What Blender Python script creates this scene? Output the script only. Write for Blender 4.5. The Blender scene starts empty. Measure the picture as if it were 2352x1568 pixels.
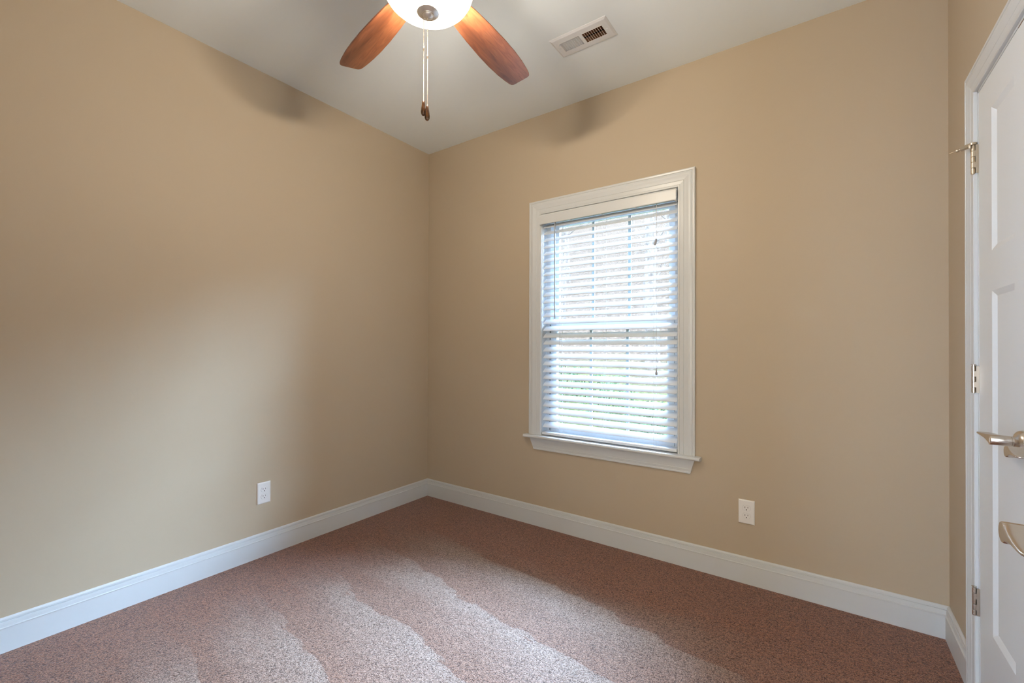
import bpy, math, random
from mathutils import Vector, Matrix, Euler
C = bpy.context.scene.collection
S = bpy.context.scene
R = math.radians
random.seed(4)

# ------------------------------------------------------------------ camera, world, lights, exposure
W, H = 3.0137, 2.74                      # room width (x) and height (z); window wall is y = 0
cam = bpy.data.cameras.new('camera'); cam_o = bpy.data.objects.new('camera', cam); C.objects.link(cam_o)
cam.sensor_width = 36.0; cam.sensor_fit = 'HORIZONTAL'
cam.lens = 36.0 * 1012.547 / 2352.0
cam.shift_x = (1176 - 1170.22) / 2352.0
cam.shift_y = (792.2 - 784.0) / 2352.0
cam.clip_start = 0.02
YAW, PITCH, ROLL = -0.6163, 0.0060, 0.0034
fw = Vector((math.sin(YAW) * math.cos(PITCH), math.cos(YAW) * math.cos(PITCH), math.sin(PITCH)))
rt = Vector((math.cos(YAW), -math.sin(YAW), 0)); up = rt.cross(fw)
r2 = rt * math.cos(ROLL) + up * math.sin(ROLL); u2 = -rt * math.sin(ROLL) + up * math.cos(ROLL)
M = Matrix((r2, u2, -fw)).transposed().to_4x4(); M.translation = Vector((2.5879, -2.518, 1.1833))
cam_o.matrix_world = M
S.camera = cam_o

DAY = (0.64, 0.87, 1.21)
world = bpy.data.worlds.new('overcast_sky'); S.world = world; world.use_nodes = True
bg = world.node_tree.nodes['Background']
bg.inputs['Color'].default_value = (*DAY, 1); bg.inputs['Strength'].default_value = 32.0

def lamp(name, kind, loc, power, color, rot=(0, 0, 0), **kw):
    l = bpy.data.lights.new(name, kind); l.energy = power; l.color = color
    for k, v in kw.items(): setattr(l, k, v)
    o = bpy.data.objects.new(name, l); o.location = loc; o.rotation_euler = rot; C.objects.link(o)
    return o
# hazy sun behind thin cloud, high over the wooded slope
lamp('hazy_sun', 'SUN', (0, 6, 8), 112.0, DAY, (R(-61), 0, R(-15)), angle=R(74))
# fill light added unseen in the hallway to brighten the back wall
lamp('hall_fill', 'AREA', (2.40, -3.90, 1.45), 21.0, (1.0, 0.88, 0.68), (R(90), 0, 0), shape='RECTANGLE', size=0.9, size_y=1.3)

S.view_settings.view_transform = 'Standard'; S.view_settings.look = 'None'
S.view_settings.exposure = 0.15; S.view_settings.gamma = 1.0; S.view_settings.use_curve_mapping = False
try:
    S.cycles.use_denoising = True; S.cycles.max_bounces = 8; S.cycles.diffuse_bounces = 5
    S.cycles.glossy_bounces = 4; S.cycles.transparent_max_bounces = 12
    S.cycles.sample_clamp_indirect = 6.0; S.cycles.caustics_reflective = False; S.cycles.caustics_refractive = False
except Exception: pass

# ------------------------------------------------------------------ materials
def mat(name, color=(.8, .8, .8), rough=.5, metal=0, **kw):
    m = bpy.data.materials.new(name); m.use_nodes = True
    b = m.node_tree.nodes['Principled BSDF']
    b.inputs['Base Color'].default_value = (*color, 1); b.inputs['Roughness'].default_value = rough
    b.inputs['Metallic'].default_value = metal
    for k, v in kw.items(): b.inputs[k].default_value = v
    return m
def nodes(m): return m.node_tree.nodes, m.node_tree.links, m.node_tree.nodes['Principled BSDF']
def coords(m, scale=(1, 1, 1), kind='Object'):
    n, l, b = nodes(m); t = n.new('ShaderNodeTexCoord'); mp = n.new('ShaderNodeMapping')
    mp.inputs['Scale'].default_value = scale; l.new(t.outputs[kind], mp.inputs['Vector']); return mp
def noise(m, vec, scale, detail=3, rough=.55):
    n, l, b = nodes(m); x = n.new('ShaderNodeTexNoise'); x.inputs['Scale'].default_value = scale
    x.inputs['Detail'].default_value = detail; x.inputs['Roughness'].default_value = rough
    l.new(vec.outputs[0], x.inputs['Vector']); return x
def ramp(m, fac, stops):
    n, l, b = nodes(m); r = n.new('ShaderNodeValToRGB'); e = r.color_ramp.elements
    e[0].position, e[0].color = stops[0][0], (*stops[0][1], 1); e[1].position, e[1].color = stops[-1][0], (*stops[-1][1], 1)
    for p, c in stops[1:-1]: q = e.new(p); q.color = (*c, 1)
    l.new(fac, r.inputs['Fac']); return r
def bump(m, height, strength, dist=.002):
    n, l, b = nodes(m); x = n.new('ShaderNodeBump'); x.inputs['Strength'].default_value = strength
    x.inputs['Distance'].default_value = dist; l.new(height, x.inputs['Height']); l.new(x.outputs['Normal'], b.inputs['Normal']); return x
def mixc(m, fac, a, b_, mode='MIX'):
    n, l, b = nodes(m); x = n.new('ShaderNodeMix'); x.data_type = 'RGBA'; x.blend_type = mode
    for s, v in ((0, fac), (6, a), (7, b_)):
        if hasattr(v, 'default_value'): l.new(v, x.inputs[s])
        elif isinstance(v, tuple): x.inputs[s].default_value = (*v, 1)
        else: x.inputs[s].default_value = v
    return x.outputs[2]

def painted_wall():
    m = mat('tan_wall_paint', (.485, .397, .288), .62); m.node_tree.nodes['Principled BSDF'].inputs['Specular IOR Level'].default_value = .3
    v = coords(m); a = noise(m, v, 260, 3); bump(m, a.outputs['Fac'], .10, .001)
    return m
def carpet():
    m = mat('brown_cut_pile_carpet', rough=.6); n, l, b = nodes(m); v = coords(m)
    b.inputs['Specular IOR Level'].default_value = .75
    wob = noise(m, v, 90, 2); wv = n.new('ShaderNodeVectorMath'); wv.operation = 'MULTIPLY_ADD'
    wv.inputs[1].default_value = (.010, .010, 0); l.new(wob.outputs['Color'], wv.inputs[0]); l.new(v.outputs[0], wv.inputs[2])
    tuft = n.new('ShaderNodeTexVoronoi'); tuft.feature = 'F1'; tuft.inputs['Scale'].default_value = 265; l.new(wv.outputs[0], tuft.inputs['Vector'])
    fine = noise(m, v, 520, 2, .6); mid = noise(m, v, 70, 4, .7)
    # yarn colour varies from tuft to tuft; gaps between the tufts are darker
    yarn = n.new('ShaderNodeSeparateColor'); l.new(tuft.outputs['Color'], yarn.inputs[0])
    base = ramp(m, yarn.outputs[0], [(0, (.165, .070, .038)), (.5, (.265, .130, .078)), (1, (.37, .205, .138))])
    gap = ramp(m, tuft.outputs['Distance'], [(.28, (1.15, 1.15, 1.15)), (.55, (.75, .72, .70)), (.80, (.30, .25, .22))])
    # vacuum-cleaner strokes in long tracks, with a cool pool of daylight painted over them
    def mth(op, a, b2=None, c=None):
        x = n.new('ShaderNodeMath'); x.operation = op
        for k, q in enumerate((a, b2, c)):
            if q is None: continue
            if hasattr(q, 'node'): l.new(q, x.inputs[k])
            else: x.inputs[k].default_value = q
        return x.outputs[0]
    def sstep(val, a, b2):
        x = n.new('ShaderNodeMapRange'); x.interpolation_type = 'SMOOTHSTEP'; x.inputs['From Min'].default_value = a; x.inputs['From Max'].default_value = b2
        l.new(val, x.inputs['Value']); return x.outputs[0]
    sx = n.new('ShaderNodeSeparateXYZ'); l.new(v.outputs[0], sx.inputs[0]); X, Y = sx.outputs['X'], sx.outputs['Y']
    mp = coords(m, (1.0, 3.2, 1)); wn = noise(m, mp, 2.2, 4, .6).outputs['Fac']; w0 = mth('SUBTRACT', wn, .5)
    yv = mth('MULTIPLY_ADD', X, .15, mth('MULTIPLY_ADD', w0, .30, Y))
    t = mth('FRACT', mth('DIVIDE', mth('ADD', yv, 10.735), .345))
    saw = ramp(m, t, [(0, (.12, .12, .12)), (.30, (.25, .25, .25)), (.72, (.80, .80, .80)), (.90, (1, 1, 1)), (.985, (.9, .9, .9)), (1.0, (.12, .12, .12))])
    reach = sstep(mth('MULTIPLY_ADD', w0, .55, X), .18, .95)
    wall_side = mth('SUBTRACT', 1, sstep(mth('MULTIPLY_ADD', w0, .25, Y), -.66, -.42))  # holds the painted daylight pool away from the window wall
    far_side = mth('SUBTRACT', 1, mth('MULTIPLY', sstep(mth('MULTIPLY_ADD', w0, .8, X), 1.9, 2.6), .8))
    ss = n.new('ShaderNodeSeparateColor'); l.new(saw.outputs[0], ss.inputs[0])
    lay_pool = mth('MULTIPLY', mth('MULTIPLY', mth('MULTIPLY', mth('MULTIPLY_ADD', ss.outputs[0], .65, .35), reach), wall_side), far_side)
    nap_pool = ramp(m, lay_pool, [(0, (1.00, .76, .55)), (.30, (.98, .91, .83)), (1, (1.28, 1.74, 2.12))])  # pale cool end colours in the daylight pool along with the strokes
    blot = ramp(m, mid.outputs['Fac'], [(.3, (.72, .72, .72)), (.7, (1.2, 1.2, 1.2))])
    c = mixc(m, 1.0, base.outputs[0], nap_pool.outputs[0], 'MULTIPLY'); c = mixc(m, 1.0, c, blot.outputs[0], 'MULTIPLY'); c = mixc(m, 1.0, c, gap.outputs[0], 'MULTIPLY')
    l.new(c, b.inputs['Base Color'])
    b.inputs['Sheen Weight'].default_value = .30; b.inputs['Sheen Roughness'].default_value = .45
    b.inputs['Sheen Tint'].default_value = (.93, .98, 1, 1)
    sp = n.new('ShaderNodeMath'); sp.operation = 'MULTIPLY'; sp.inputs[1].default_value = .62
    gs = n.new('ShaderNodeSeparateColor'); l.new(gap.outputs[0], gs.inputs[0]); ns = mth('MULTIPLY_ADD', lay_pool, 1.35, .30)  # gloss raised inside the painted pool as well
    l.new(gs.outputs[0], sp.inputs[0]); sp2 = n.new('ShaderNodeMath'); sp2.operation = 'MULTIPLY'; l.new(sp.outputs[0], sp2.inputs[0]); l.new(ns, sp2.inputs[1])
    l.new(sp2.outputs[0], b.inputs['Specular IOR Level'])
    hgt = n.new('ShaderNodeMath'); hgt.operation = 'MULTIPLY_ADD'; hgt.inputs[1].default_value = -1.0; l.new(tuft.outputs['Distance'], hgt.inputs[0])
    fm = n.new('ShaderNodeMath'); fm.operation = 'MULTIPLY'; fm.inputs[1].default_value = .5; l.new(fine.outputs['Fac'], fm.inputs[0]); l.new(fm.outputs[0], hgt.inputs[2])
    bump(m, hgt.outputs[0], .7, .0028)
    return m
def wood_blade():
    m = mat('cherry_blade_wood', rough=.42, **{'Coat Weight': .7, 'Coat Roughness': .28}); n, l, b = nodes(m); v = coords(m, (3.2, 26, 26))
    g = noise(m, v, 2.2, 5, .6); g.inputs['Distortion'].default_value = 1.2
    v2 = coords(m, (1.0, 7, 7)); w = noise(m, v2, 1.3, 2)
    a = ramp(m, g.outputs['Fac'], [(.30, (.15, .042, .015)), (.52, (.255, .085, .033)), (.72, (.33, .125, .054))])
    k = ramp(m, w.outputs['Fac'], [(.42, (.78, .76, .74)), (.50, (1, 1, 1)), (.58, (1.18, 1.16, 1.14))])
    c = mixc(m, 1.0, a.outputs[0], k.outputs[0], 'MULTIPLY')
    # the blade is veneered in two strips with a joint along its length
    t = n.new('ShaderNodeTexCoord'); sy = n.new('ShaderNodeSeparateXYZ'); l.new(t.outputs['Object'], sy.inputs[0])
    st = ramp(m, sy.outputs['Y'], [(.0, (1, 1, 1)), (.014, (1, 1, 1)), (.016, (.80, .78, .80)), (1, (.80, .78, .80))])
    l.new(mixc(m, 1.0, c, st.outputs[0], 'MULTIPLY'), b.inputs['Base Color'])
    return m
def glass():
    m = bpy.data.materials.new('window_glass'); m.use_nodes = True; n = m.node_tree.nodes; l = m.node_tree.links; n.clear()
    o = n.new('ShaderNodeOutputMaterial'); x = n.new('ShaderNodeMixShader'); t = n.new('ShaderNodeBsdfTransparent'); g = n.new('ShaderNodeBsdfGlossy')
    f = n.new('ShaderNodeFresnel'); f.inputs['IOR'].default_value = 1.3; g.inputs['Roughness'].default_value = .02
    t.inputs['Color'].default_value = (.95, .98, .98, 1)
    l.new(f.outputs[0], x.inputs[0]); l.new(t.outputs[0], x.inputs[1]); l.new(g.outputs[0], x.inputs[2]); l.new(x.outputs[0], o.inputs[0])
    return m
def lit_bowl():
    m = bpy.data.materials.new('lit_frosted_glass'); m.use_nodes = True; n = m.node_tree.nodes; l = m.node_tree.links; n.clear()
    o = n.new('ShaderNodeOutputMaterial'); x = n.new('ShaderNodeMixShader'); t = n.new('ShaderNodeBsdfTransparent'); e = n.new('ShaderNodeEmission')
    e.inputs['Color'].default_value = (1, .87, .70, 1); e.inputs['Strength'].default_value = 7
    t.inputs['Color'].default_value = (1, .97, .93, 1)
    x.inputs[0].default_value = .55
    l.new(t.outputs[0], x.inputs[1]); l.new(e.outputs[0], x.inputs[2]); l.new(x.outputs[0], o.inputs[0])
    return m
def ground_mat():
    m = mat('leaf_litter_slope', rough=1.0); n, l, b = nodes(m); v = coords(m); b.inputs['Specular IOR Level'].default_value = 0
    a = noise(m, v, 16, 6, .8); c = ramp(m, a.outputs['Fac'], [(.32, (.010, .007, .005)), (.5, (.037, .026, .019)), (.68, (.085, .060, .044))])
    g = noise(m, v, 20, 5, .75); gc = ramp(m, g.outputs['Fac'], [(.3, (.008, .013, .003)), (.5, (.033, .038, .013)), (.7, (.085, .078, .035))])
    sx = n.new('ShaderNodeSeparateXYZ'); l.new(v.outputs[0], sx.inputs[0])
    w = noise(m, v, .8, 3); ad = n.new('ShaderNodeMath'); ad.operation = 'MULTIPLY_ADD'; ad.inputs[1].default_value = 2.5
    l.new(w.outputs['Fac'], ad.inputs[0]); l.new(sx.outputs['Y'], ad.inputs[2])
    f = ramp(m, ad.outputs[0], [(0, (1, 1, 1)), (1, (0, 0, 0))])
    mr = n.new('ShaderNodeMapRange'); mr.inputs['From Min'].default_value = 6.2; mr.inputs['From Max'].default_value = 8.2; l.new(ad.outputs[0], mr.inputs['Value'])
    l.new(mixc(m, mr.outputs[0], gc.outputs[0], c.outputs[0]), b.inputs['Base Color'])
    bump(m, a.outputs['Fac'], .5, .05)
    return m
def wood_knob():
    m = mat('dark_turned_wood', rough=.25); n, l, b = nodes(m); v = coords(m, (60, 60, 9)); a = noise(m, v, 2, 3)
    l.new(ramp(m, a.outputs['Fac'], [(.3, (.022, .007, .002)), (.7, (.17, .068, .016))]).outputs[0], b.inputs['Base Color']); return m
def foliage(name, c0, c1):
    m = mat(name, rough=.8); n, l, b = nodes(m); b.inputs['Specular IOR Level'].default_value = .1; v = coords(m); a = noise(m, v, 14, 3)
    l.new(ramp(m, a.outputs['Fac'], [(.3, c0), (.7, c1)]).outputs[0], b.inputs['Base Color']); return m

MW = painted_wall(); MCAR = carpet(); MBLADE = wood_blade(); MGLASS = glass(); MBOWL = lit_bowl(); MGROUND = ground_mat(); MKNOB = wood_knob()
MCEIL = mat('white_ceiling_paint', (.84, .92, .97), .8)
bump(MCEIL, noise(MCEIL, coords(MCEIL), 220, 3).outputs['Fac'], .06, .001)
MTRIM = mat('white_trim_enamel', (.63, .655, .665), .32)
MDOOR = mat('white_door_enamel', (.76, .80, .82), .38)
MPLAS = mat('white_outlet_plastic', (.82, .82, .81), .35)
MSLAT = mat('white_blind_slat', (.78, .83, .89), .42)
MVINYL = mat('white_window_vinyl', (.80, .83, .86), .4)
MCORD = mat('white_blind_cord', (.72, .73, .74), .8)
MTASS = mat('grey_cord_tassel', (.36, .37, .40), .5)
MWAND = mat('grey_clear_wand', (.34, .36, .38), .25)
MNICK = mat('satin_nickel', (.66, .60, .53), .27, 1)
MSATIN = mat('pale_satin_finial', (.86, .83, .79), .42, .9)
MBRON = mat('antique_hinge_metal', (.60, .52, .41), .34, 1)
MDARK = mat('dark_slot', (.03, .025, .022), .8)
MVENT = mat('white_vent_enamel', (.74, .76, .78), .4)
MDUCT = mat('brown_duct_interior', (.62, .34, .19), .8)
MSTRIKE = mat('brown_strike_metal', (.30, .19, .11), .4, .7)
MBARK = foliage('grey_bark', (.03, .022, .017), (.09, .068, .053))
MLEAF = foliage('green_shrub_leaf', (.014, .03, .01), (.05, .065, .034))
MSIDE = mat('pale_siding', (.6, .62, .62), .7)
MBULB = None

# ------------------------------------------------------------------ mesh helpers
def tag(o, label=None, cat=None, group=None, kind=None):
    if label: o['label'] = label
    if cat: o['category'] = cat
    if group: o['group'] = group
    if kind: o['kind'] = kind
    return o
def wloc(p):
    v = Vector((0, 0, 0))
    while p is not None: v += p.location; p = p.parent
    return v
def thing(name, loc, label, cat, group=None, kind=None):
    o = bpy.data.objects.new(name, None); o.empty_display_size = .1; C.objects.link(o); o.location = loc
    return tag(o, label, cat, group, kind)
class MB:
    def __init__(s): s.v = []; s.f = []; s.xf = None
    def pt(s, p):
        s.v.append(tuple(s.xf @ Vector(p)) if s.xf else tuple(p)); return len(s.v) - 1
    def poly(s, pts): s.f.append([s.pt(p) for p in pts]); return s
    def box(s, x0, x1, y0, y1, z0, z1):
        i = [s.pt((x, y, z)) for x in (x0, x1) for y in (y0, y1) for z in (z0, z1)]
        for q in ((0, 1, 3, 2), (4, 6, 7, 5), (0, 4, 5, 1), (2, 3, 7, 6), (0, 2, 6, 4), (1, 5, 7, 3)): s.f.append([i[k] for k in q])
        return s
    def rings(s, rs, close=True, caps=True):
        idx = [[s.pt(p) for p in r] for r in rs]; n = len(rs[0])
        for a, b in zip(idx, idx[1:]):
            for k in range(n if close else n - 1): s.f.append([a[k], a[(k + 1) % n], b[(k + 1) % n], b[k]])
        if caps and close: s.f.append(idx[0][::-1]); s.f.append(idx[-1][:])
        return s
    def lathe(s, prof, c=(0, 0, 0), axis='Z', n=32, caps=True):
        rs = []
        for r, h in prof:
            ring = []
            for k in range(n):
                a = 2 * math.pi * k / n; u, w = r * math.cos(a), r * math.sin(a)
                p = {'Z': (u, w, h), 'X': (h, u, w), 'Y': (w, h, u)}[axis]
                ring.append((c[0] + p[0], c[1] + p[1], c[2] + p[2]))
            rs.append(ring)
        return s.rings(rs, True, caps)
    def tube(s, pts, rad, n=8):
        pts = [Vector(p) for p in pts]; rr = rad if isinstance(rad, (list, tuple)) else [rad] * len(pts); rs = []
        for i, p in enumerate(pts):
            d = (pts[min(i + 1, len(pts) - 1)] - pts[max(i - 1, 0)]).normalized()
            a = d.cross(Vector((0, 0, 1)) if abs(d.z) < .9 else Vector((1, 0, 0))).normalized(); b = d.cross(a)
            rs.append([tuple(p + (a * math.cos(t) + b * math.sin(t)) * rr[i]) for t in [2 * math.pi * k / n for k in range(n)]])
        return s.rings(rs)
    def ball(s, c, r, nu=8, nv=5):
        prof = [(max(r * math.sin(math.pi * k / nv), r * .02), -r * math.cos(math.pi * k / nv)) for k in range(nv + 1)]
        return s.lathe(prof, c, 'Z', nu)
    def build(s, name, m, parent=None, smooth=False, bevel=0, local=False, seg=2, angle=35):
        off = Vector((0, 0, 0)) if (local or parent is None) else wloc(parent)
        me = bpy.data.meshes.new(name); me.from_pydata([tuple(Vector(p) - off) for p in s.v], [], s.f); me.update()
        import bmesh
        b = bmesh.new(); b.from_mesh(me); bmesh.ops.recalc_face_normals(b, faces=b.faces); b.to_mesh(me); b.free()
        if m: me.materials.append(m)
        o = bpy.data.objects.new(name, me); C.objects.link(o)
        if parent: o.parent = parent
        if smooth:
            for p in me.polygons: p.use_smooth = True
            try: me.set_sharp_from_angle(angle=R(angle))
            except Exception: pass
        if bevel:
            md = o.modifiers.new('bevel', 'BEVEL'); md.width = bevel; md.segments = seg; md.limit_method = 'ANGLE'; md.angle_limit = R(40)
        return o
def copy_tree(o, parent=None):
    c = o.copy(); C.objects.link(c)
    if parent: c.parent = parent
    for ch in list(o.children): copy_tree(ch, c)
    return c
def struct(o, label, cat): return tag(o, label, cat, kind='structure')

# ------------------------------------------------------------------ shell
YF, YD, XA, WT = -2.96, -2.555, 1.80, 0.16      # far front wall, doorway wall, alcove corner, wall thickness
XO0, XO1, ZO0, ZO1 = 1.066, 1.943, .590, 2.072  # window opening
DX0, DX1, DZ = 1.950, 2.873, 2.05               # doorway the camera stands in
CY0, CY1, CZ1 = -.424, -1.354, 2.036            # closet opening
VX, VY = 1.6105, -.510                          # ceiling vent centre
VHX, VHY = .128, .052
f = MB().box(-WT, W + WT, -4.1, WT, -.12, 0)
struct(f.build('floor', MCAR), 'brown cut-pile carpet with pale vacuum tracks and a painted daylight pool across the whole room', 'carpet')
c = MB()
c.box(-WT, VX - VHX, -4.1, WT, H, H + .12).box(VX + VHX, W + WT, -4.1, WT, H, H + .12)
c.box(VX - VHX, VX + VHX, -4.1, VY - VHY, H, H + .12).box(VX - VHX, VX + VHX, VY + VHY, WT, H, H + .12)
struct(c.build('ceiling', MCEIL), 'flat white ceiling with the fan and the vent', 'ceiling')
struct(MB().box(-WT, 0, YF - WT, WT, 0, H).build('wall_left', MW), 'long tan wall on the left with one outlet low down', 'wall')
b = MB().box(0, XO0, 0, WT, 0, H).box(XO1, W, 0, WT, 0, H).box(XO0, XO1, 0, WT, 0, ZO0).box(XO0, XO1, 0, WT, ZO1, H)
struct(b.build('wall_back', MW), 'tan wall with the window and its blind', 'wall')
b = MB().box(W, W + WT, CY0, WT, 0, H).box(W, W + WT, -4.1, CY1, 0, H).box(W, W + WT, CY1, CY0, CZ1, H)
struct(b.build('wall_right', MW), 'narrow strip of tan wall beside the white closet doors', 'wall')
b = MB().box(0, XA, YF - WT, YF, 0, H).box(XA, XA + .12, YF - WT, YD, 0, H)
b.box(XA + .12, DX0, YD - .12, YD, 0, H).box(DX1, W, YD - .12, YD, 0, H).box(DX0, DX1, YD - .12, YD, DZ, H)
struct(b.build('wall_front', MW), 'tan wall with the doorway behind the camera', 'wall')
b = MB().box(XA, W, -4.1, -3.98, 0, H)
struct(b.build('wall_hall', MW), 'tan hallway wall beyond the doorway', 'wall')
struct(MB().box(W + .55, W + .60, -1.8, .16, 0, H).box(W + WT, W + .6, -.1, .16, 0, H).box(W + WT, W + .6, -1.96, -1.8, 0, H).build('wall_closet', MW), 'inside of the closet behind the white double doors', 'wall')
struct(MB().box(W + WT, W + .6, -1.9, .1, H, H + .1).build('trim_closet_ceiling', MCEIL), 'closet ceiling behind the double doors', 'ceiling')

# baseboards
BP = [(0, 0), (.015, 0), (.015, .0925), (.0162, .0945), (.0162, .0965), (.0120, .0985), (.0120, .1005), (.0118, .109), (.0112, .1165), (.0062, .1172), (.0062, .1195), (.0092, .1206), (.0088, .1265), (.0062, .1305), (.003, .1322), (0, .1322)]
def baseboard(name, path, label):
    # path: list of (x, y, ox, oy): corner point and the direction (per unit of protrusion) at that corner
    m = MB(); m.rings([[(x + ox * v, y + oy * v, z) for v, z in BP] for x, y, ox, oy in path], True, True)
    return struct(m.build(name, MTRIM), label, 'baseboard')
baseboard('baseboard_left', [(0, 0, 1, -1), (0, YF, 1, 1)], 'white moulded baseboard along the long left wall')
baseboard('baseboard_back', [(0, 0, 1, -1), (W, 0, -1, -1)], 'white moulded baseboard under the window')
baseboard('baseboard_right', [(W, 0, -1, -1), (W, -.338, -1, 0)], 'short white baseboard between the corner and the closet casing')
baseboard('baseboard_front', [(0, YF, 1, 1), (XA, YF, -1, 1), (XA, YD, -1, 1), (DX0 - .085, YD, 0, 1)], 'white baseboard of the wall behind the camera')
baseboard('baseboard_closet', [(W, -1.44, -1, 0), (W, YD, -1, 1), (DX1 + .085, YD, 0, 1)], 'white baseboard right of the closet, out of the frame')

# ------------------------------------------------------------------ casings
CP = [(0, 0), (0, .0095), (.003, .0115), (.009, .0115), (.0108, .0093), (.0125, .0105), (.030, .0128), (.0318, .0108), (.0335, .0128), (.045, .0150), (.058, .0182), (.066, .0180), (.0745, .0160), (.0765, .0143), (.0785, .0172), (.0855, .0180), (.090, .0155), (.090, 0)]
def casing(mb, a, b_, z0, z1, wid, put):
    """mitred head and side casings round an opening a..b, z0..z1; put(s, z, v) -> point"""
    k = wid / .090; rs = []
    for (s, z, ds, dz) in ((a, z0, -1, 0), (a, z1, -1, 1), (b_, z1, 1, 1), (b_, z0, 1, 0)):
        rs.append([put(s + ds * u * k, z + dz * u * k, v) for u, v in CP])
    return mb.rings(rs, True, True)

# ------------------------------------------------------------------ window
win = thing('window_1', (1.504, 0, ZO0), 'white double-hung window with moulded casing behind the blind', 'window', kind='structure')
m = MB(); casing(m, 1.0665, 1.9425, .604, 2.0705, .0905, lambda s, z, v: (s, -v, z)); m.build('casing', MTRIM, win)
# stool with horns, nosed front edge
m = MB(); ys = [(-.036, .585), (-.044, .587), (-.048, .5925), (-.047, .599), (-.042, .6035), (-.036, .6045)]
prof = [(0.0, .585)] + ys + [(0.0, .6045)]
def end_inset(y): return max(0, (-.036 - y)) * .35
m.rings([[(x + sgn * end_inset(y), y, z) for y, z in prof] for x, sgn in ((.9455, 1), (2.0655, -1))], True, True)
m.box(XO0 + .001, XO1 - .001, 0, .075, .585, .6045)
m.build('stool', MTRIM, win, bevel=.0012)
ap = [(0, .585), (.0175, .585), (.0178, .572), (.0172, .562), (.0150, .548), (.0132, .536), (.0112, .5345), (.0128, .532), (.0105, .519), (.0095, .5175), (.0115, .515), (.0112, .508), (.0090, .5060), (0, .506)]
m = MB(); m.rings([[((.985 + .026 * (.585 - z) / .078) if sd == 0 else (2.032 - .024 * (.585 - z) / .078), -v, z) for v, z in ap] for sd in (0, 1)], True, True)
m.build('apron', MTRIM, win)
m = MB().box(XO0 - .02, XO0 + .0035, .0, .155, ZO0, ZO1).box(XO1 - .0035, XO1 + .02, 0, .155, ZO0, ZO1).box(XO0, XO1, 0, .155, ZO1 - .0035, ZO1 + .02)
m.build('jamb_liner', MTRIM, win)
XL, XR, ZB, ZT = 1.0695, 1.9395, .6045, 2.0685
m = MB().box(XL, XL + .030, .060, .150, ZB, ZT).box(XR - .030, XR, .060, .150, ZB, ZT).box(XL, XR, .060, .150, ZT - .030, ZT).box(XL, XR, .064, .150, ZB, ZB + .022)
m.box(XL + .030, XL + .036, .093, .097, ZB, ZT).box(XR - .036, XR - .030, .093, .097, ZB, ZT)
m.build('frame', MVINYL, win, bevel=.001)
def sash(name, y0, z0, z1, top, bot):
    a, b2 = XL + .034, XR - .034; st = .040
    m = MB().box(a, a + st, y0, y0 + .026, z0, z1).box(b2 - st, b2, y0, y0 + .026, z0, z1)
    m.box(a + st, b2 - st, y0, y0 + .026, z1 - top, z1).box(a + st, b2 - st, y0, y0 + .026, z0, z0 + bot)
    s = m.build(name, MVINYL, win, bevel=.0015)
    g0, g1, h0, h1 = a + st, b2 - st, z0 + bot, z1 - top
    p = MB().box(g0 - .003, g1 + .003, y0 + .011, y0 + .015, h0 - .003, h1 + .003).build('pane', MGLASS, s); p['label'] = 'clear glass pane'
    g = MB()
    for k in (1, 2):
        x = g0 + (g1 - g0) * k / 3; g.box(x - .009, x + .009, y0 + .017, y0 + .023, h0, h1)
    zz = (h0 + h1) / 2
    if name == 'lower_sash': g.box(g0, g1, y0 + .0168, y0 + .0232, zz - .009, zz + .009)
    g.build('grille', MVINYL, s)
    return s
sash('lower_sash', .066, ZB + .022, 1.345, .036, .052)
sash('upper_sash', .099, 1.305, ZT - .030, .040, .036)
MB().box(1.0955, 1.0990, .0575, .0605, .632, 1.340).build('balance_slot', MDARK, win)
m = MB().box(1.46, 1.55, .056, .066, 1.322, 1.332).lathe([(.012, 1.345), (.012, 1.352), (.006, 1.356)], (1.505, .078, 0), 'Z', 14)
m.build('sash_lock', MVINYL, win, smooth=True)

# ------------------------------------------------------------------ horizontal blind
BL0, BL1 = 1.0775, 1.9350
bl = thing('window_blind', (1.506, .02, .605), 'white two-inch slatted blind, tilted open, filling the window', 'blind')
MB().box(BL0 - .004, BL1 + .002, -.006, .046, 2.013, 2.064).build('headrail', MSLAT, bl, bevel=.002)
m = MB(); vp = [(-.0255, 1.9955), (-.0335, 1.9955), (-.0345, 1.999), (-.0345, 2.052), (-.0330, 2.0565), (-.0300, 2.0600), (-.0255, 2.0600)]
m.rings([[(x, y, z) for y, z in vp] for x in (1.0655, 1.9385)], True, True)
val = m.build('valance', MTRIM, bl)
for x in (1.070, 1.29, 1.50, 1.71, 1.934):
    MB().box(x - .004, x + .004, -.0362, -.006, 1.9925, 1.9950).build('valance_clip', MCORD, val)
TH = R(37); SW, ST = .0505, .0029
ztop, pitch = 1.9772, .04545
def slat_mesh():
    m = MB(); n = 10; up_, lo = [], []
    for k in range(n + 1):
        s = (k / n - .5) * SW; crown = .0022 * (1 - (2 * s / SW) ** 2)
        up_.append((s, crown + ST / 2)); lo.append((s, crown - ST / 2))
    sec = up_ + lo[::-1]
    def place(s, t): return (s * math.cos(TH) - t * math.sin(TH), s * math.sin(TH) + t * math.cos(TH))
    m.rings([[(x, *place(s, t)) for s, t in sec] for x in (-(BL1 - BL0) / 2, (BL1 - BL0) / 2)], True, True)
    return m
sl = slat_mesh().build('slat', MSLAT, bl, smooth=True, local=True, angle=30)
for k in range(30):
    o = sl if k == 0 else sl.copy()
    if k: C.objects.link(o)
    o.location = Vector(((BL0 + BL1) / 2, .0205, ztop + SW / 2 * math.sin(TH) - pitch * k)) - bl.location
m = MB().box(BL0 - .004, BL1 + .003, -.006, .046, .6105, .6275); m.build('bottom_rail', MSLAT, bl, bevel=.004, seg=3)
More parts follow.
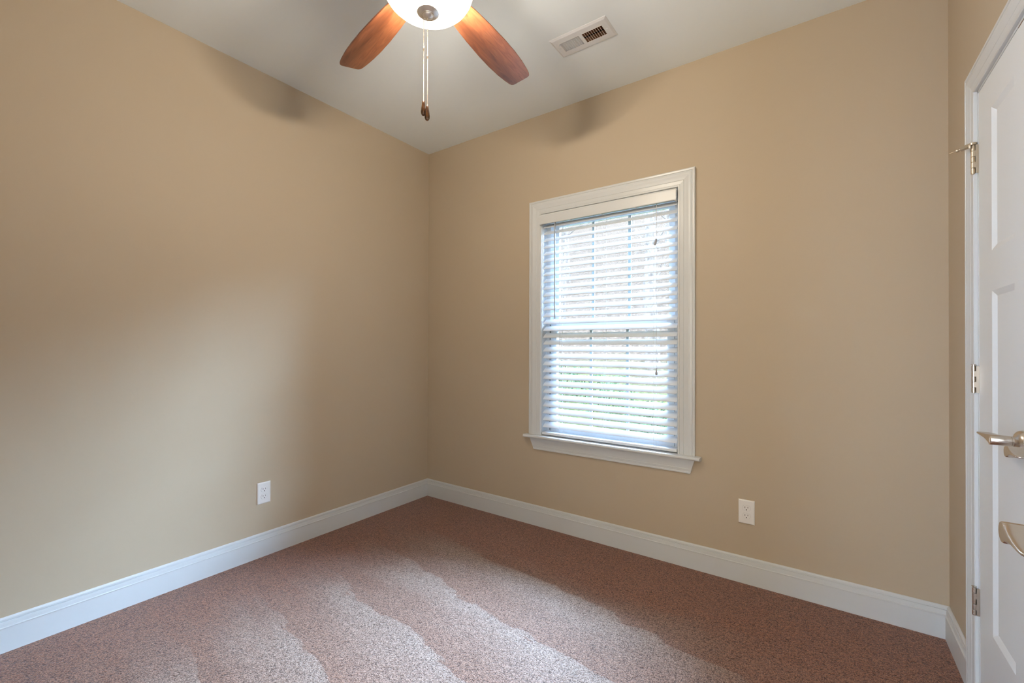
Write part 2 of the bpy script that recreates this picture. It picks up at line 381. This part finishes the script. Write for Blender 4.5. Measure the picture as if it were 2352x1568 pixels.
for x in (1.2017, 1.5036, 1.8085):
    m = MB()
    for y in (-.0015, .0425): m.tube([(x, y, 2.012), (x, y, .6275)], .0007, 5)
    m.tube([(x + .010, .0205, 2.012), (x + .010, .0205, .6275)], .0007, 5)
    for k in range(30):
        zc = ztop + SW / 2 * math.sin(TH) - pitch * k - .0035; m.tube([(x, -.0005, zc - .0150), (x, .0415, zc + .0165)], .0005, 4)
    lc = m.build('ladder_cord', MCORD, bl)
    k = MB().tube([(x - .012, -.0068, .617), (x - .004, -.0078, .622), (x + .002, -.0082, .628)], .0012, 5).tube([(x + .002, -.0082, .628), (x + .009, -.0078, .619), (x + .006, -.0078, .614)], .0010, 5)
    k.build('cord_knot', MCORD, lc)
m = MB().tube([(1.1733, -.0145, 2.006), (1.1738, -.0145, 1.70), (1.1745, -.0145, 1.372)], .0040, 6)
w_ = m.build('tilt_wand', MWAND, bl, smooth=True); tag(w_, 'thin grey tilt wand')
MB().tube([(1.1733, .012, 2.020), (1.1733, -.010, 2.018), (1.1733, -.0145, 2.010), (1.1733, -.0145, 2.000)], .0018, 6).build('wand_hook', MNICK, w_)
for (x, z0, shape) in ((1.8260, 1.800, 'bar'), (1.8275, 1.068, 'acorn')):
    cd = MB().tube([(x, -.009, 2.012), (x, -.010, z0)], .0008, 5).build('pull_cord', MCORD, bl)
    t = MB()
    if shape == 'bar': t.xf = Matrix.Translation((x, -.011, z0)) @ Matrix.Rotation(R(14), 4, 'Y'); t.lathe([(.0035, .002), (.0060, 0), (.0062, -.034), (.0048, -.036)], (0, 0, 0), 'Z', 12)
    else: t.lathe([(.0018, .003), (.0035, -.002), (.0038, -.010), (.0062, -.022), (.0066, -.029), (.0048, -.035), (.002, -.0365)], (x, -.011, z0), 'Z', 14)
    t.build('tassel', MTASS, cd, smooth=True)

# ------------------------------------------------------------------ doors
def door_face(m, wid, hgt, panels, th, dep=.008, slope=.017):
    """leaf in local axes: s along width, z up, front face at v=0 facing +v; back at -th"""
    xs = sorted({0, wid, *[p[0] for p in panels], *[p[1] for p in panels]}); zs = sorted({0, hgt, *[p[2] for p in panels], *[p[3] for p in panels]})
    def inside(a, b_, c_, d): return any(p[0] <= a and b_ <= p[1] and p[2] <= c_ and d <= p[3] for p in panels)
    for face in (0, -th):
        sg = -1 if face == 0 else 1
        for a, b_ in zip(xs, xs[1:]):
            for c_, d in zip(zs, zs[1:]):
                if not inside(a, b_, c_, d): m.poly([(a, face, c_), (b_, face, c_), (b_, face, d), (a, face, d)])
        for (a, b_, c_, d) in panels:
            o = [(a, face, c_), (b_, face, c_), (b_, face, d), (a, face, d)]; q = face + sg * dep
            e = slope; i = [(a + e, q, c_ + e), (b_ - e, q, c_ + e), (b_ - e, q, d - e), (a + e, q, d - e)]
            for k in range(4): m.poly([o[k], o[(k + 1) % 4], i[(k + 1) % 4], i[k]])
            m.poly(i)
    for (a, b_) in (((0, 0), (wid, 0)), ((wid, 0), (wid, hgt)), ((wid, hgt), (0, hgt)), ((0, hgt), (0, 0))):
        m.poly([(a[0], 0, a[1]), (b_[0], 0, b_[1]), (b_[0], -th, b_[1]), (a[0], -th, a[1])])
    return m
def lever(parent, origin, ydir, out):
    """door lever: origin on the face, ydir = direction the lever points, out = face normal"""
    zx = Vector((0, 0, 1)); X = Vector(out); Y = Vector(ydir)
    T = Matrix((X, Y, zx)).transposed().to_4x4(); T.translation = Vector(origin)
    m = MB(); m.xf = T
    m.lathe([(.0300, 0), (.0300, .003), (.0290, .007), (.0260, .012), (.0205, .016), (.0150, .018), (.0128, .020)], (0, 0, 0), 'X', 40)
    rose = m.build('rose', MNICK, parent, smooth=True)
    h = MB(); h.xf = T
    # round shank with a turned groove, cut off square at its outer end
    h.lathe([(.0126, .017), (.0126, .0232), (.0119, .0236), (.0119, .0246), (.0133, .0250), (.0133, .0618), (.0125, .0628)], (0, 0, 0), 'X', 36)
    # flat paddle running off sideways: (along, x inner, x outer, z top, z bottom)
    tab = [(-.0020, .0330, .0632, .0128, -.0128), (.0060, .0330, .0640, .0130, -.0118), (.0140, .0330, .0648, .0124, -.0092), (.0220, .0332, .0656, .0115, -.0062), (.0350, .0335, .0668, .0102, -.0026), (.0550, .0338, .0682, .0088, .0000),
           (.0750, .0345, .0690, .0078, .0012), (.0880, .0362, .0688, .0072, .0018), (.0945, .0395, .0665, .0067, .0025), (.0970, .0440, .0620, .0060, .0034)]
    secs = []
    for k in range(len(tab) - 1):
        p0, p1, p2, p3 = tab[max(k - 1, 0)], tab[k], tab[k + 1], tab[min(k + 2, len(tab) - 1)]
        for q in range(4 if k < len(tab) - 2 else 5):
            t = q / 4
            y, xa, xb, zt, zb = [.5 * (2 * b_ + (c_ - a) * t + (2 * a - 5 * b_ + 4 * c_ - d) * t * t + (3 * b_ - a - 3 * c_ + d) * t ** 3) for a, b_, c_, d in zip(p0, p1, p2, p3)]
            zc, zh, xc, xh = (zt + zb) / 2, (zt - zb) / 2, (xa + xb) / 2, (xb - xa) / 2
            secs.append([(xc + xh * math.copysign(abs(math.cos(a)) ** .28, math.cos(a)), y, zc + zh * math.copysign(abs(math.sin(a)) ** .60, math.sin(a))) for a in [2 * math.pi * (n_ + .5) / 40 for n_ in range(40)]])
    h.rings(secs)
    return rose, h.build('lever', MNICK, rose, smooth=True, angle=50)
def hinge(parent, x, y, z0, z1, stop=False, mt=None):
    mt = mt or MBRON
    m = MB(); L = (z1 - z0); n = 5
    for k in range(n):
        a, b_ = z0 + L * k / n + .0004, z0 + L * (k + 1) / n - .0004
        m.lathe([(.0050, a), (.0056, a + .0006), (.0056, b_ - .0006), (.0050, b_)], (x, y, 0), 'Z', 16)
    for k in (1, 3):
        m.box(x - .001, W + .0005, y - .0066, y - .0052, z0 + L * k / n, z0 + L * (k + 1) / n)
    m.box(x + .0048, W + .0012, y - .0070, y - .0052, z0, z1)
    h = m.build('hinge', mt, parent, smooth=True)
    p = MB().lathe([(.0030, z1), (.0030, z1 + .0022), (.0066, z1 + .0030), (.0066, z1 + .0046), (.003, z1 + .0058)], (x, y, 0), 'Z', 14)
    p.lathe([(.0046, z0 - .0016), (.0046, z0)], (x, y, 0), 'Z', 12)
    p.build('hinge_pin', mt, h, smooth=True)
    if stop:
        s = MB().lathe([(.0088, z1 + .001), (.0098, z1 + .002), (.0098, z1 + .008), (.0088, z1 + .009)], (x, y, 0), 'Z', 18)
        base = Vector((x, y, z1 + .004)); d = Vector((-.90, .42, -.16)).normalized()
        s.xf = Matrix.Translation(base) @ Vector((0, 0, 1)).rotation_difference(d).to_matrix().to_4x4()
        s.box(-.0065, .0065, -.0045, .0045, .006, .030)
        s.lathe([(.0042, .026), (.0042, .034), (.0058, .036), (.0058, .041), (.0034, .043), (.0022, .045), (.0020, .054), (.0014, .059)], (0, 0, 0), 'Z', 12)
        s.xf = Matrix.Translation((x - .009, y - .006, z1 - .001))
        s.lathe([(.0030, .004), (.0036, .002), (.0036, -.007), (.0022, -.009)], (0, 0, 0), 'Z', 12)
        s.build('pin_door_stop', mt, h, smooth=True)
    return h
TH_D = .035
HY = -.4270
def leaf(name, s0, dirn, label):
    """closet leaf on the right wall: hinge edge at y=s0, running in dirn*y"""
    d = thing(name, (W + .0002, s0, .012), label, 'door', kind='structure')
    m = MB(); m.xf = Matrix(((0, -1, 0, W + .0002), (dirn, 0, 0, s0), (0, 0, 1, .012), (0, 0, 0, 1)))
    wid, hgt = .4555, 2.0225
    door_face(m, wid, hgt, [(.134, wid - .127, 1.352, 1.916), (.134, wid - .127, .294, 1.352 - .002)][:0] + [(.134, wid - .127, 1.4745, 1.9155), (.134, wid - .127, .294, 1.3515)], TH_D)
    m.build('leaf', MDOOR, d)
    return d
d1 = leaf('door_1', HY, -1, 'left white closet leaf, hinged beside the corner, with the pin stop on its top hinge')
for (a, b_, st, mt) in ((1.7705, 1.8650, True, MBRON), (1.0390, 1.1280, False, MNICK), (.3010, .3910, False, MNICK)):
    hinge(d1, W - .0120, HY + .0075, a, b_, st, mt)
lever(d1, (W, -.8235, .9440), (0, 1, 0), (-1, 0, 0))
d2 = leaf('door_2', HY - .4555 * 2 - .004, 1, 'right white closet leaf, mostly past the right edge of the photo')
lever(d2, (W, -.9490, .9360), (0, -1, 0), (-1, 0, 0))
t = thing('trim_1', (W, -.889, 0), 'white moulded casing and jamb around the closet doors', 'door casing', kind='structure')
m = MB(); casing(m, -.4195, -1.3585, 0, 2.0435, .078, lambda s, z, v: (W - v, s, z))
m2 = MB(); k = .078 / .090; rs = []
for (s, z, ds, dz) in ((-.4195, 0, 1, 0), (-.4195, 2.0435, 1, 1), (-1.3585, 2.0435, -1, 1), (-1.3585, 0, -1, 0)): rs.append([(W - v, s + ds * u * k, z + dz * u * k) for u, v in CP])
m2.rings(rs, True, True); m2.build('casing', MTRIM, t)
m = MB().box(W - .0012, W + .12, -.4258, -.4135, 0, 2.045).box(W - .0012, W + .12, -1.3645, -1.3545, 0, 2.045).box(W - .0012, W + .12, -1.3645, -.4135, 2.0355, 2.046)
m.box(W + .038, W + .05, -1.3545, -.4235, 2.022, 2.0355).box(W + .038, W + .05, -.4355, -.4235, 0, 2.0355)
m.build('jamb', MTRIM, t)
m = MB().box(W - .0005, W + .010, -.872, -.792, 2.0335, 2.0400).box(W - .0015, W + .008, -.850, -.846, 2.0330, 2.0405)
m.build('ball_catch', MSTRIKE, t)
# entry door, swung open beside the camera (only its lever reaches the frame)
d3 = thing('door_3', (2.8365, YD, .012), 'open white entry door whose lever shows at the right edge below the closet levers', 'door', kind='structure')
m = MB(); m.xf = Matrix(((0, -1, 0, 2.8365), (1, 0, 0, YD + .004), (0, 0, 1, .012), (0, 0, 0, 1)))
door_face(m, .915, 2.020, [(.115, .405, 1.4745, 1.9155), (.510, .800, 1.4745, 1.9155), (.115, .405, .294, 1.3515), (.510, .800, .294, 1.3515)], TH_D)
m.build('leaf', MDOOR, d3)
lever(d3, (2.8365, YD + .004 + .851, .9520), (0, -1, 0), (-1, 0, 0))
m = MB(); rs = []
for (s, z, ds, dz) in ((DX0, 0, -1, 0), (DX0, DZ, -1, 1), (DX1, DZ, 1, 1), (DX1, 0, 1, 0)): rs.append([(s + ds * u * k, YD + v, z + dz * u * k) for u, v in CP])
m.rings(rs, True, True)
struct(m.build('trim_2', MTRIM), 'white casing of the doorway behind the camera', 'door casing')

# ------------------------------------------------------------------ outlets (local: x along wall, z up, front faces -y)
def outlet(loc, rz, label):
    o = thing('wall_outlet', loc, label, 'outlet', 'duplex outlets low on the walls')
    o.rotation_euler = (0, 0, rz)
    hw, hh, d = .0365, .0600, .0060
    m = MB(); m.rings([[(sx * (hw - e), y, sz * (hh - e)) for sx, sz in ((-1, -1), (1, -1), (1, 1), (-1, 1))] for e, y in ((0, 0), (0, -.0022), (.0012, -.0042), (.0045, -d), (.0060, -d))])
    m.build('cover_plate', MPLAS, o, local=True)
    for s in (1, -1):
        z = s * .0195
        def disc(r, y0, y1, mbx):
            pts = []
            for k in range(40):
                a = 2 * math.pi * k / 40; pts.append((r * math.cos(a), max(-r * .80, min(r * .80, r * math.sin(a)))))
            mbx.rings([[(x, y, z + q) for x, q in pts] for y in (y0, y1)])
        g = MB(); disc(.0177, -.0045, -.00612, g); gg = g.build('recess_line', MTASS, None, local=True); gg.parent = None
        rcp = MB(); disc(.0172, -.0045, -.0072, rcp)
        r = rcp.build('receptacle', MPLAS, o, local=True, bevel=.0005)
        gg.parent = r; gg.name = 'outline_gap'
        sb = MB().box(-.0078, -.0055, -.00735, -.006, z - .0005, z + .0080).box(.0055, .0076, -.00735, -.006, z + .0008, z + .0076)
        sb.lathe([(.0026, -.0060), (.0026, -.00735)], (0, 0, z - .0078), 'Y', 14)
        sb.build('slots', MDARK, r, local=True)
    MB().lathe([(.0030, -.0055), (.0030, -.0066), (.0020, -.0072)], (0, 0, 0), 'Y', 14).box(-.0024, .0024, -.00735, -.0070, -.0004, .0004).build('screw', MPLAS, o, local=True, smooth=True)
    return o
oa = outlet((2.2772, 0, .3583), 0, 'white duplex outlet on the window wall, right of the window')
ob = copy_tree(oa); ob.location = (0, -1.2757, .3560); ob.rotation_euler = (0, 0, R(90)); ob['label'] = 'white duplex outlet on the long left wall'

# ------------------------------------------------------------------ ceiling vent
v = thing('ceiling_vent', (VX, VY, H), 'white steel ceiling register with two banks of louvres near the window wall', 'vent')
m = MB(); OX, OY = .152, .0765; IX, IY = .132, .036
def rect(x, y, z, r0=0): return [(VX + sx * x, VY + sy * y, z) for sx, sy in ((-1, -1), (1, -1), (1, 1), (-1, 1))]
rr = [rect(OX, OY, H), rect(OX, OY, H - .0018), rect(OX - .010, OY - .010, H - .0075), rect(OX - .013, OY - .013, H - .0078)]
m.rings(rr, True, False)
Z = H - .0078
ox, oy = OX - .013, OY - .013; BY = .034
banks = ((-.115, -.008), (.008, .115))
xs = [-ox, -.115, -.008, .008, .115, ox]; yy = [-oy, -BY, BY, oy]
for i in range(5):
    for j in range(3):
        if j == 1 and i in (1, 3): continue
        m.poly([(VX + xs[i], VY + yy[j], Z), (VX + xs[i + 1], VY + yy[j], Z), (VX + xs[i + 1], VY + yy[j + 1], Z), (VX + xs[i], VY + yy[j + 1], Z)])
m.build('face_frame', MVENT, v)
for bi, (a, b_) in enumerate(banks):
    m = MB(); n = 9; lean = .0098 if bi == 0 else -.0075
    for k in range(n + (1 if bi == 0 else 1)):
        x = VX + a + (b_ - a) * (k + .0) / n
        m.rings([[(x + dx, VY + y, z) for dx, z in ((0, Z + .0002), (.0013, Z + .0002), (lean + .0009, Z + .0125), (lean, Z + .0125))] for y in (-BY - .012, BY + .012)])
    m.build('louvre_bank', MVENT, v)
m = MB(); x0, x1, y0, y1 = VX - VHX + .001, VX + VHX - .001, VY - VHY + .001, VY + VHY - .001
for (a, b_) in (((x0, y0), (x1, y0)), ((x1, y0), (x1, y1)), ((x1, y1), (x0, y1)), ((x0, y1), (x0, y0))): m.poly([(*a, H + .002), (*b_, H + .002), (*b_, H + .13), (*a, H + .13)])
m.poly([(x0, y0, H + .13), (x1, y0, H + .13), (x1, y1, H + .13), (x0, y1, H + .13)])
m.build('duct_boot', MDUCT, v)
m = MB()
m.box(x0 + .004, x1 - .004, VY + .020, VY + .0225, H + .010, H + .014)
m.build('damper_edge', MDARK, v)
for sx in (-1, 1): MB().lathe([(.0035, Z - .0015), (.0045, Z + .0005)], (VX + sx * .128, VY, 0), 'Z', 12).build('screw_head', MVENT, v, smooth=True)
MB().tube([(VX - .112, VY - .030, Z), (VX - .113, VY - .034, Z - .006), (VX - .114, VY - .036, Z - .010)], .0012, 6).build('damper_lever', MVENT, v)

# ------------------------------------------------------------------ ceiling fan
FX, FY = 1.5115, -1.4775
fan = thing('ceiling_fan', (FX, FY, H), 'five-blade ceiling fan with cherry wood blades and a lit frosted glass bowl', 'ceiling fan')
MB().lathe([(.070, H), (.070, H - .012), (.060, H - .040), (.030, H - .058), (.016, H - .062)], (FX, FY, 0), 'Z', 40).build('canopy', MNICK, fan, smooth=True)
MB().lathe([(.0135, H - .055), (.0135, 2.585)], (FX, FY, 0), 'Z', 20).build('downrod', MNICK, fan, smooth=True)
MB().lathe([(.030, 2.605), (.060, 2.595), (.100, 2.575), (.125, 2.545), (.130, 2.505), (.122, 2.475), (.100, 2.458), (.075, 2.452), (.060, 2.447)], (FX, FY, 0), 'Z', 48).build('motor_housing', MNICK, fan, smooth=True)
MB().lathe([(.060, 2.452), (.062, 2.425), (.070, 2.405), (.108, 2.400), (.112, 2.389)], (FX, FY, 0), 'Z', 48).build('switch_housing', MNICK, fan, smooth=True)
BZ = 2.426
def blade_mesh():
    m = MB(); secs = []
    for (r, w0, w1) in ((.165, -.040, .040), (.180, -.048, .048), (.22, -.053, .053), (.30, -.060, .060), (.40, -.0655, .0655), (.48, -.0665, .0665), (.55, -.0635, .0635), (.605, -.0575, .0575), (.637, -.0520, .0520), (.648, -.0475, .0475), (.6535, -.0405, .0405), (.6555, -.030, .030)):
        secs.append([(r - .014 * max(0, (r - .6)) * 0, w0, -.003), (r, w1, -.003), (r, w1, .003), (r, w0, .003)])
    m.rings(secs)
    return m
bm_ = blade_mesh().build('blade', MBLADE, fan, local=True, bevel=.0015)
im = MB(); im.box(.095, .175, -.013, .013, .003, .008); im.rings([[(r, -w, .0035), (r, w, .0035), (r, w, .0085), (r, -w, .0085)] for r, w in ((.165, .013), (.185, .036), (.225, .038), (.245, .016))])
iron = im.build('blade_iron', MNICK, bm_, local=True)
for k in range(5):
    if k == 0: o, ii = bm_, iron
    else:
        o = bm_.copy(); C.objects.link(o); ii = iron.copy(); C.objects.link(ii); ii.parent = o
    o.location = Vector((FX, FY, BZ + (.005 if k == 1 else -.002))) - fan.location
    o.rotation_euler = Euler((R(-11), 0, R(95.5 + 72 * k)), 'XYZ')
bp = [(.148, 2.389), (.151, 2.385), (.1505, 2.379), (.146, 2.365), (.136, 2.349), (.120, 2.334), (.098, 2.3215), (.070, 2.3125), (.040, 2.3075), (.012, 2.306)]
bowl = MB().lathe(bp, (FX, FY, 0), 'Z', 64, caps=False).build('light_bowl', MBOWL, fan, smooth=True, angle=80)
fin = MB().lathe([(.034, 2.3085), (.0365, 2.3060), (.0365, 2.3035), (.033, 2.3005), (.021, 2.2970), (.0200, 2.2952), (.0185, 2.2952), (.0172, 2.2925), (.012, 2.2895), (.007, 2.2875), (.003, 2.2865)], (FX, FY, 0), 'Z', 36).build('finial', MSATIN, fan, smooth=True)
def chain(dx, dy, ztop_, zk, zc):
    x, y = FX + dx, FY + dy; m = MB(); z = ztop_; k = 0
    while z > zk:
        m.ball((x, y, z), .0017, 6, 4); z -= .0042
    m.tube([(x, y, ztop_), (x, y, zk)], .0005, 4)
    ch = m.build('pull_chain', MNICK, fan, smooth=True)
    MB().lathe([(.0015, zc + .006), (.0028, zc + .003), (.0028, zc - .004), (.0014, zc - .007)], (x, y, 0), 'Z', 10).build('chain_connector', MNICK, ch, smooth=True)
    kb = MB().lathe([(.0022, zk + .001), (.0040, zk - .001), (.0052, zk - .010), (.0074, zk - .024), (.0086, zk - .034), (.0082, zk - .041), (.0060, zk - .047), (.002, zk - .0495)], (x, y, 0), 'Z', 20).build('wood_knob', MKNOB, ch, smooth=True)
    return ch
chain(-.0170, -.0025, 2.3030, 2.0120, 2.1900)
chain(.0025, -.0040, 2.2905, 1.9890, 2.1530)
for k, a in enumerate((40, 160, 280)):
    o = lamp('bulb', 'POINT', (0, 0, 0), 26.0, (1, .88, .72), shadow_soft_size=.022)
    o.parent = fan; o.location = Vector((FX + .062 * math.cos(R(a)), FY + .062 * math.sin(R(a)), 2.352)) - fan.location

# ------------------------------------------------------------------ outside the window
def hz(x, y):
    t = max(0, y - 4.0)
    return -.55 + .03 * y + .47 * t - .30 * math.exp(-t) * 0 + .12 * math.sin(x * .9 + y * .7) * min(1, t / 4)
g = MB(); nx, ny = 40, 40; idx = {}
for i in range(nx + 1):
    for j in range(ny + 1):
        x, y = -26 + 44 * i / nx, WT + 30 * (j / ny) ** 1.3; idx[i, j] = g.pt((x, y, hz(x, y)))
for i in range(nx):
    for j in range(ny): g.f.append([idx[i, j], idx[i + 1, j], idx[i + 1, j + 1], idx[i, j + 1]])
struct(g.build('ground', MGROUND, smooth=True), 'grass and leaf-littered slope seen in slivers through the blind', 'ground')
struct(MB().box(-1.2, W + 1.2, -4.4, .62, H + .14, H + .30).build('roof', MSIDE), 'roof slab with an unseen eave added over the window to shade the blind', 'roof')  # eave overhang put in to cut high sky light on the slats
def tree(x, y, h, lean, seed, label):
    rnd = random.Random(seed); z0 = hz(x, y) - .1; m = MB()
    n = 7; pts = [(x + lean * (k / n) ** 1.4 + rnd.uniform(-.05, .05), y + rnd.uniform(-.05, .05), z0 + h * k / n) for k in range(n + 1)]
    r0 = .10 + h * .008
    m.tube(pts, [r0 * (1 - .8 * k / n) + .012 for k in range(n + 1)], 9)
    for b_ in range(16):
        k = rnd.uniform(1.4, n - .4); i = int(k); p = Vector(pts[i]).lerp(Vector(pts[i + 1]), k - i)
        d = Vector((rnd.uniform(-1, 1), rnd.uniform(-1, 1), rnd.uniform(.2, .9))).normalized(); L = rnd.uniform(.6, 1.2) * (1.2 - k / n)
        q = p + d * L * .5 + Vector((0, 0, .08)); e = p + d * L + Vector((0, 0, .25))
        m.tube([p, q, e], [.035, .022, .008], 5)
        for t_ in range(4):
            s = p.lerp(e, rnd.uniform(.35, .95)); d2_ = (d + Vector((rnd.uniform(-1, 1), rnd.uniform(-1, 1), rnd.uniform(-.2, .8)))).normalized()
            m.tube([s, s + d2_ * rnd.uniform(.3, .7)], [.010, .004], 4)
    o = m.build('bare_tree', MBARK, None, smooth=True); o.location = (0, 0, 0)
    return tag(o, label, 'tree', 'bare trees on the slope')
TL = 'bare grey tree on the slope behind the blind'
for k, (x, y, h, ln) in enumerate(((-.3, 6.6, 6, -.1), (-3.5, 8.6, 7, .2), (-.9, 11.2, 8, .2), (-5.4, 12.4, 9, -.2), (-2.3, 15.2, 9, .1), (-7.6, 15.8, 9, .2))):
    tree(x, y, h, ln, 20 + k, TL)
def shrub(x, y, r, seed):
    rnd = random.Random(seed); m = MB(); z0 = hz(x, y)
    m.tube([(x, y, z0 - .05), (x + .03, y, z0 + r * .7)], [.03, .015], 6)
    for k in range(1100):
        d = Vector((rnd.gauss(0, 1), rnd.gauss(0, 1), rnd.gauss(0, 1))).normalized() * r * rnd.uniform(.45, 1)
        c_ = Vector((x, y, z0 + r * .85)) + Vector((d.x, d.y, d.z * .85)); a = Vector((rnd.uniform(-1, 1), rnd.uniform(-1, 1), rnd.uniform(-1, 1))).normalized(); b_ = a.orthogonal().normalized()
        s = rnd.uniform(.018, .038); m.poly([c_ - a * s, c_ + b_ * s * .5, c_ + a * s, c_ - b_ * s * .5])
    o = m.build('green_shrub', MLEAF); return tag(o, 'loose green shrub at the foot of the slope behind the blind', 'shrub', 'shrubs at the foot of the slope')
for k, (x, y, r) in enumerate(((-.4, 4.6, .55), (-1.5, 5.0, .5), (-2.6, 5.5, .65), (.4, 4.3, .4), (-3.6, 5.9, .6))): shrub(x, y, r, 60 + k)
